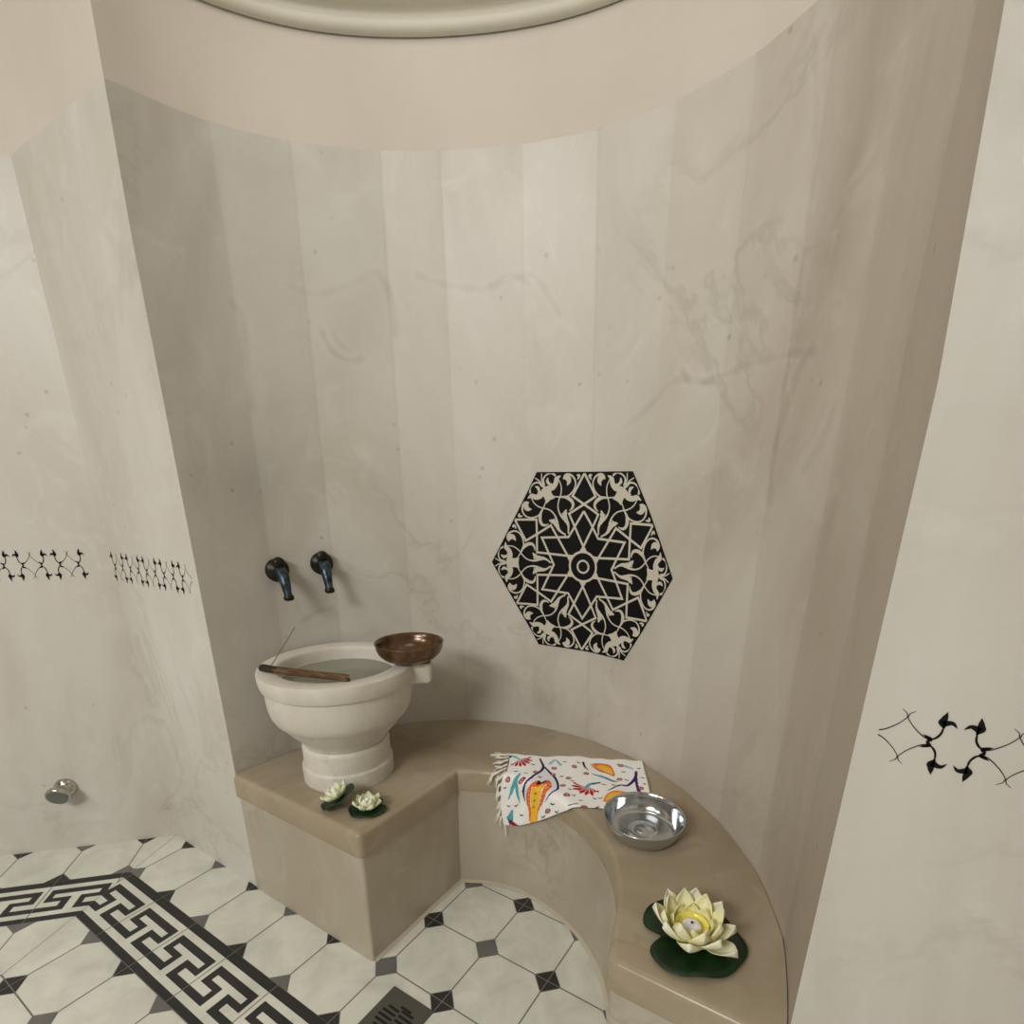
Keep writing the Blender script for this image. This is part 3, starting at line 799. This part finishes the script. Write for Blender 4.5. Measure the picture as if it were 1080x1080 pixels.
for i,(x,y) in enumerate([(.005,.098),(.036,.102),(.013,.154),(.086,.054),(.071,.258),(.143,.276),(.172,.24),(.051,.223),(.027,.218),(.112,.131),(.069,.11),(.176,.115),(.209,.141),(.213,.215),(.22,.26),(.184,.272),(.202,.188),(.277,.272),(.272,.228),(.287,.227),(.233,.241),(.365,.071),(.419,.103),(.412,.047),(.228,.03),(.185,.03),(.30,.15),(.33,.15),(.42,.14),(.425,.2),(.37,.12)]):
    paint(near([(x-.006,y+.003*((i%3)-1)),(x,y+.004),(x+.006,y-.003*((i%2)*2-1))],[.002,.005,.001]),(44,54,92))
M_towel=mat('printed_cotton',(236,232,222),.85,spec=.2); tn=NT(M_towel)
va=tn.n('ShaderNodeVertexColor'); va.layer_name='print'; tn.l(va.outputs['Color'],tn.b.inputs['Base Color'])
wv=tn.noise(tn.pos(),900,2); tn.bump(wv,.3,.0006)
tw=empty('towel',(-.66,.5,ZB),'white peshtemal towel printed with tulips, draped over the bench edge','towel')
tf=mesh('cloth',V,F,M_towel,tw,sm=True); tf.location=(.66,-.5,-ZB)
at=tf.data.color_attributes.new('print','FLOAT_COLOR','POINT')
at.data.foreach_set('color',np.concatenate([COLR,np.ones(tx.shape+(1,))],-1).reshape(-1))
sd_=tf.modifiers.new('th','SOLIDIFY'); sd_.thickness=.0016; sd_.offset=-1
# rolled hem on the right end and fringe on the left
M_yarn=mat('cotton_fringe',(240,236,222),.9)
P=[Vector(tpt(TW+.002,c))+Vector((0,0,.0015)) for c in np.linspace(-.002,.27,24)]
o=mesh('hem',*tube(P,[.0035]*24,8),M_yarn,tw,sm=True); o.location=(.66,-.5,-ZB)
TASS=[(.000,(-.066,.004),4),(.020,(-.052,.004),3),(.040,(-.046,.030),4),(.066,(-.040,.036),3),(.084,(-.052,.052),3),(.110,(-.034,.046),4),(.134,(-.030,.050),3),(.158,(-.030,.054),4),(.186,(-.022,.050),3),(.208,(-.024,.056),4),(.238,(-.012,.052),3),(.272,(.010,.062),5)]
for ti,(c0,(da,dc),ns) in enumerate(TASS):
    parts=[]; ph=random.uniform(0,6); amp=random.uniform(.4,1)*.009; le=random.uniform(.85,1.15)
    for k in range(ns*3):
        j0=(k-ns*1.5)*.0013
        P=[];n=12; wob=random.uniform(-1,1)*.004; spread=random.uniform(-1,1)*.010; l2=le*random.uniform(.75,1.05)
        for i in range(n):
            t=i/(n-1); a=.006+da*t*l2+amp*.7*math.cos(t*6+ph)*t; c=c0+j0*(1-.5*math.sin(PI*min(1,t*1.6)))+dc*t*l2+amp*math.sin(t*7+ph)*t+spread*max(0,t-.55)*1.6+wob*math.sin(t*9+k)*t
            b=np.array(tow(max(a,-.2),max(c,-.008),0))
            P.append(Vector(b)+Vector((0,0,.0008+.0016*abs(math.sin(k*3+t*6)))))
        parts.append(tube(P,[.0013]*(n-2)+[.0010,.0005],5))
    o=mesh('tassel',*merge(*parts),M_yarn,tw,sm=True); o.location=(.66,-.5,-ZB)

# ------------------------------------------------------------------ water lilies
M_petal=mat('cream_foam_petal',(236,234,200),.6,sub=.15); pn=NT(M_petal)
vp=pn.n('ShaderNodeVertexColor'); vp.layer_name='pet'; pn.l(vp.outputs['Color'],pn.b.inputs['Base Color'])
M_pad=mat('dark_green_leaf',(10,40,14),.42); dn=NT(M_pad)
dn.l(dn.ramp(dn.noise(dn.pos(),30,4),[(.35,lin((6,28,9))),(.6,lin((13,46,16))),(.8,lin((32,72,24)))]),dn.b.inputs['Base Color'])
M_glassy=mat('yellow_cup',(240,228,110),.12,sub=.2,coat=.6)
M_candle=mat('white_led_candle',(246,244,248),.35,sub=.2)
M_wick=mat('wick',(70,58,60),.6)
PETALMESH={}
def petal_mesh(L,W,curl,base,tip):
    key=(L,W,curl,base,tip)
    if key in PETALMESH: return PETALMESH[key]
    nu,nv=12,8;V=[];F=[];Cc=[]
    for i in range(nu+1):
        t=i/nu; w=W*math.sin(PI*min(1,(t*.86+.14))**1.0)**.62*(1 if t<.8 else math.sqrt(max(.0,(1-t)/.2))*.97+.03)
        r=L*(t-.16*curl*t*t*t); z=L*(.10*t+.62*curl*t*t)
        for j in range(nv+1):
            v=j/nv*2-1
            V.append((r-.05*L*v*v*t,v*w/2,z+.42*W*v*v*(.35+.4*t)))
            k=t**.8; Cc.append([lin(base)[q]*(1-k)+lin(tip)[q]*k for q in range(3)]+[1])
    for i in range(nu):
        for j in range(nv): a=i*(nv+1)+j; F.append((a,a+nv+1,a+nv+2,a+1))
    me=bpy.data.meshes.new('petal'); me.from_pydata(V,[],F); me.update(); me.materials.append(M_petal)
    me.polygons.foreach_set('use_smooth',[True]*len(F))
    at=me.color_attributes.new('pet','FLOAT_COLOR','POINT'); at.data.foreach_set('color',np.array(Cc).reshape(-1))
    PETALMESH[key]=me; return me
def add_petal(parent,me,ang,r,z,tilt,sc=1,th=.0014):
    o=bpy.data.objects.new('petal',me); COL.objects.link(o); o.parent=parent
    if parent.name!=lb.name: sc=1.13
    o.location=(r*math.cos(ang),r*math.sin(ang),z-(.003 if sc>1 else 0)); o.rotation_euler=(0,-tilt,ang); o.scale=(sc,sc,sc)
    m=o.modifiers.new('s','SOLIDIFY'); m.thickness=th; m.offset=0
    return o
def pad(parent,R,notch,seedk,lob=.05,notchw=.30,depth=.55):
    n=72;V=[];F=[];rings=7
    def rad(a):
        d=(a-notch+PI)%(2*PI)-PI
        r=R*(1+lob*math.sin(3*a+seedk)+.02*math.sin(7*a))
        return r*(1-depth*math.exp(-(d/notchw)**2))
    V.append((0,0,.0045))
    for q in range(1,rings+1):
        for k in range(n):
            a=2*PI*k/n; r=rad(a)*q/rings; V.append((r*math.cos(a),r*math.sin(a),.0035+.006*(q/rings)**3+.0022*math.sin(5*a+seedk)*(q/rings)**2))
    for k in range(n): F.append((0,1+k,1+(k+1)%n))
    for q in range(rings-1):
        for k in range(n): a=1+q*n;F.append((a+k,a+n+k,a+n+(k+1)%n,a+(k+1)%n))
    o=mesh('lily_pad',V,F,M_pad,parent,sm=True); o['label']='dark green leaf'
    m=o.modifiers.new('s','SOLIDIFY'); m.thickness=.002; m.offset=-1
    return o
# big one
lb=empty('water_lily',(-.158,.112,ZB+.001),'large cream artificial lotus with a tealight on a green leaf at the bench end','artificial flower')
pad(lb,.098,math.radians(-146),1.0,lob=.035,notchw=.26,depth=.42)
LI=(224,214,110)
p1=petal_mesh(.072,.046,.62,(236,230,150),(242,240,216)); p2=petal_mesh(.062,.042,.85,(238,228,110),(243,240,205)); p3=petal_mesh(.038,.034,.8,(238,224,90),(242,237,180))
for k in range(8): add_petal(lb,p1,2*PI*k/8+.2,.016,.010,math.radians(2+5*(k%3)))
for k in range(8): add_petal(lb,p2,2*PI*(k+.5)/8+.2,.018,.013,math.radians(12+4*(k%2)))
for k in range(8): add_petal(lb,p3,2*PI*k/8+.3,.020,.015,math.radians(24))
# one petal flopped down in front right
ql=petal_mesh(.060,.046,.12,(232,228,180),(240,238,214)); add_petal(lb,ql,math.radians(-12),.034,.010,math.radians(2))
V,F=lathe([(.0,.014),(.020,.014),(.027,.020),(.0305,.032),(.0315,.040),(.0298,.0405),(.0275,.032),(.024,.021),(.0,.018)],40,cap=False)
o=mesh('cup',V,F,M_glassy,lb,sm=True); fixn(o); o['label']='glossy yellow inner cup'
V,F=lathe([(.0175,.019),(.0185,.022),(.0185,.034),(.0172,.037),(.012,.0395),(.006,.0405),(.0,.0408)],36)
o=mesh('candle',V,F,M_candle,lb,sm=True); o['label']='small white tealight'
V,F=lathe([(.0028,.040),(.0028,.0425),(.0015,.044),(0,.0442)],12); mesh('wick',V,F,M_wick,lb)
def small_lily(loc,rot,label,seedk,notch):
    e=empty('water_lily',loc,label,'artificial flower',group=None,rot=rot)
    pad(e,.050,notch,seedk,lob=.03,notchw=.22,depth=.3)
    a=petal_mesh(.037,.024,.55,(206,220,140),(238,240,210)); b=petal_mesh(.029,.021,.95,(226,232,170),(246,246,228)); c=petal_mesh(.020,.015,1.4,(236,240,200),(248,248,238))
    for k in range(7): add_petal(e,a,2*PI*k/7+seedk,.006,.006,math.radians(10),th=.001)
    for k in range(6): add_petal(e,b,2*PI*k/6+seedk+.4,.006,.008,math.radians(24),th=.001)
    for k in range(4): add_petal(e,c,2*PI*k/4+seedk,.005,.010,math.radians(40),th=.001)
    V,F=lathe([(.009,.006),(.011,.014),(.010,.022),(.006,.0265),(0,.0275)],20); o=mesh('bud',V,F,M_candle,e,sm=True); o['label']='pale candle bud in the middle'
    V,F=lathe([(.002,.027),(.002,.029),(0,.0295)],10); mesh('wick',V,F,M_wick,e)
    return e
small_lily((-1.020,.084,ZB+.001),(0,0,0),'small cream artificial lotus lying flat on a green leaf near the bench corner',.5,math.radians(60))
small_lily((-1.098,.056,ZB+.024),(math.radians(16),math.radians(-24),math.radians(0)),'small cream artificial lotus tilted to the left in front of the basin foot',1.3,math.radians(100))

# ------------------------------------------------------------------ lights
def area(name,loc,target,size,power,col=(1,.985,.958),sy=None):
    d=bpy.data.lights.new(name,'AREA'); d.shape='RECTANGLE' if sy else 'DISK'; d.size=size; d.energy=power; d.color=col
    if sy: d.size_y=sy
    o=bpy.data.objects.new(name,d); COL.objects.link(o); o.location=loc
    o.rotation_euler=(Vector(target)-Vector(loc)).to_track_quat('-Z','Y').to_euler(); return o
area('ceiling_lamp',(-.60,-2.9,2.80),(-.75,.3,.9),1.1,74)
area('niche_fill',(-.74,.0,2.60),(-.74,.1,0),.7,3.2)  # unseen fill added to lift the plaster band, no real fitting
area('ceiling_lamp',(-2.0,-2.6,2.85),(-1.6,-.6,.6),.5,26)
area('ceiling_lamp',(-.75,-3.6,2.86),(-.75,-3.6,0),1.6,60)
wld=bpy.data.worlds.new('world'); SC.world=wld; wld.use_nodes=True
wld.node_tree.nodes['Background'].inputs[0].default_value=(.9,.85,.75,1); wld.node_tree.nodes['Background'].inputs[1].default_value=.05
# ------------------------------------------------------------------ camera
cam=bpy.data.cameras.new('camera'); co=bpy.data.objects.new('camera',cam); COL.objects.link(co)
cam.sensor_width=36; cam.sensor_fit='HORIZONTAL'; cam.lens=570.9/1080*36; cam.shift_x=-3.26/1080; cam.shift_y=166.03/1080
cam.clip_start=.02
co.location=(0,-.7656,1.2701); co.rotation_euler=(PI/2-.3349,0,.5703)
SC.camera=co
SC.view_settings.view_transform='Standard'; SC.view_settings.look='None'; SC.view_settings.exposure=-.29; SC.view_settings.gamma=1
SC.view_settings.use_curve_mapping=False
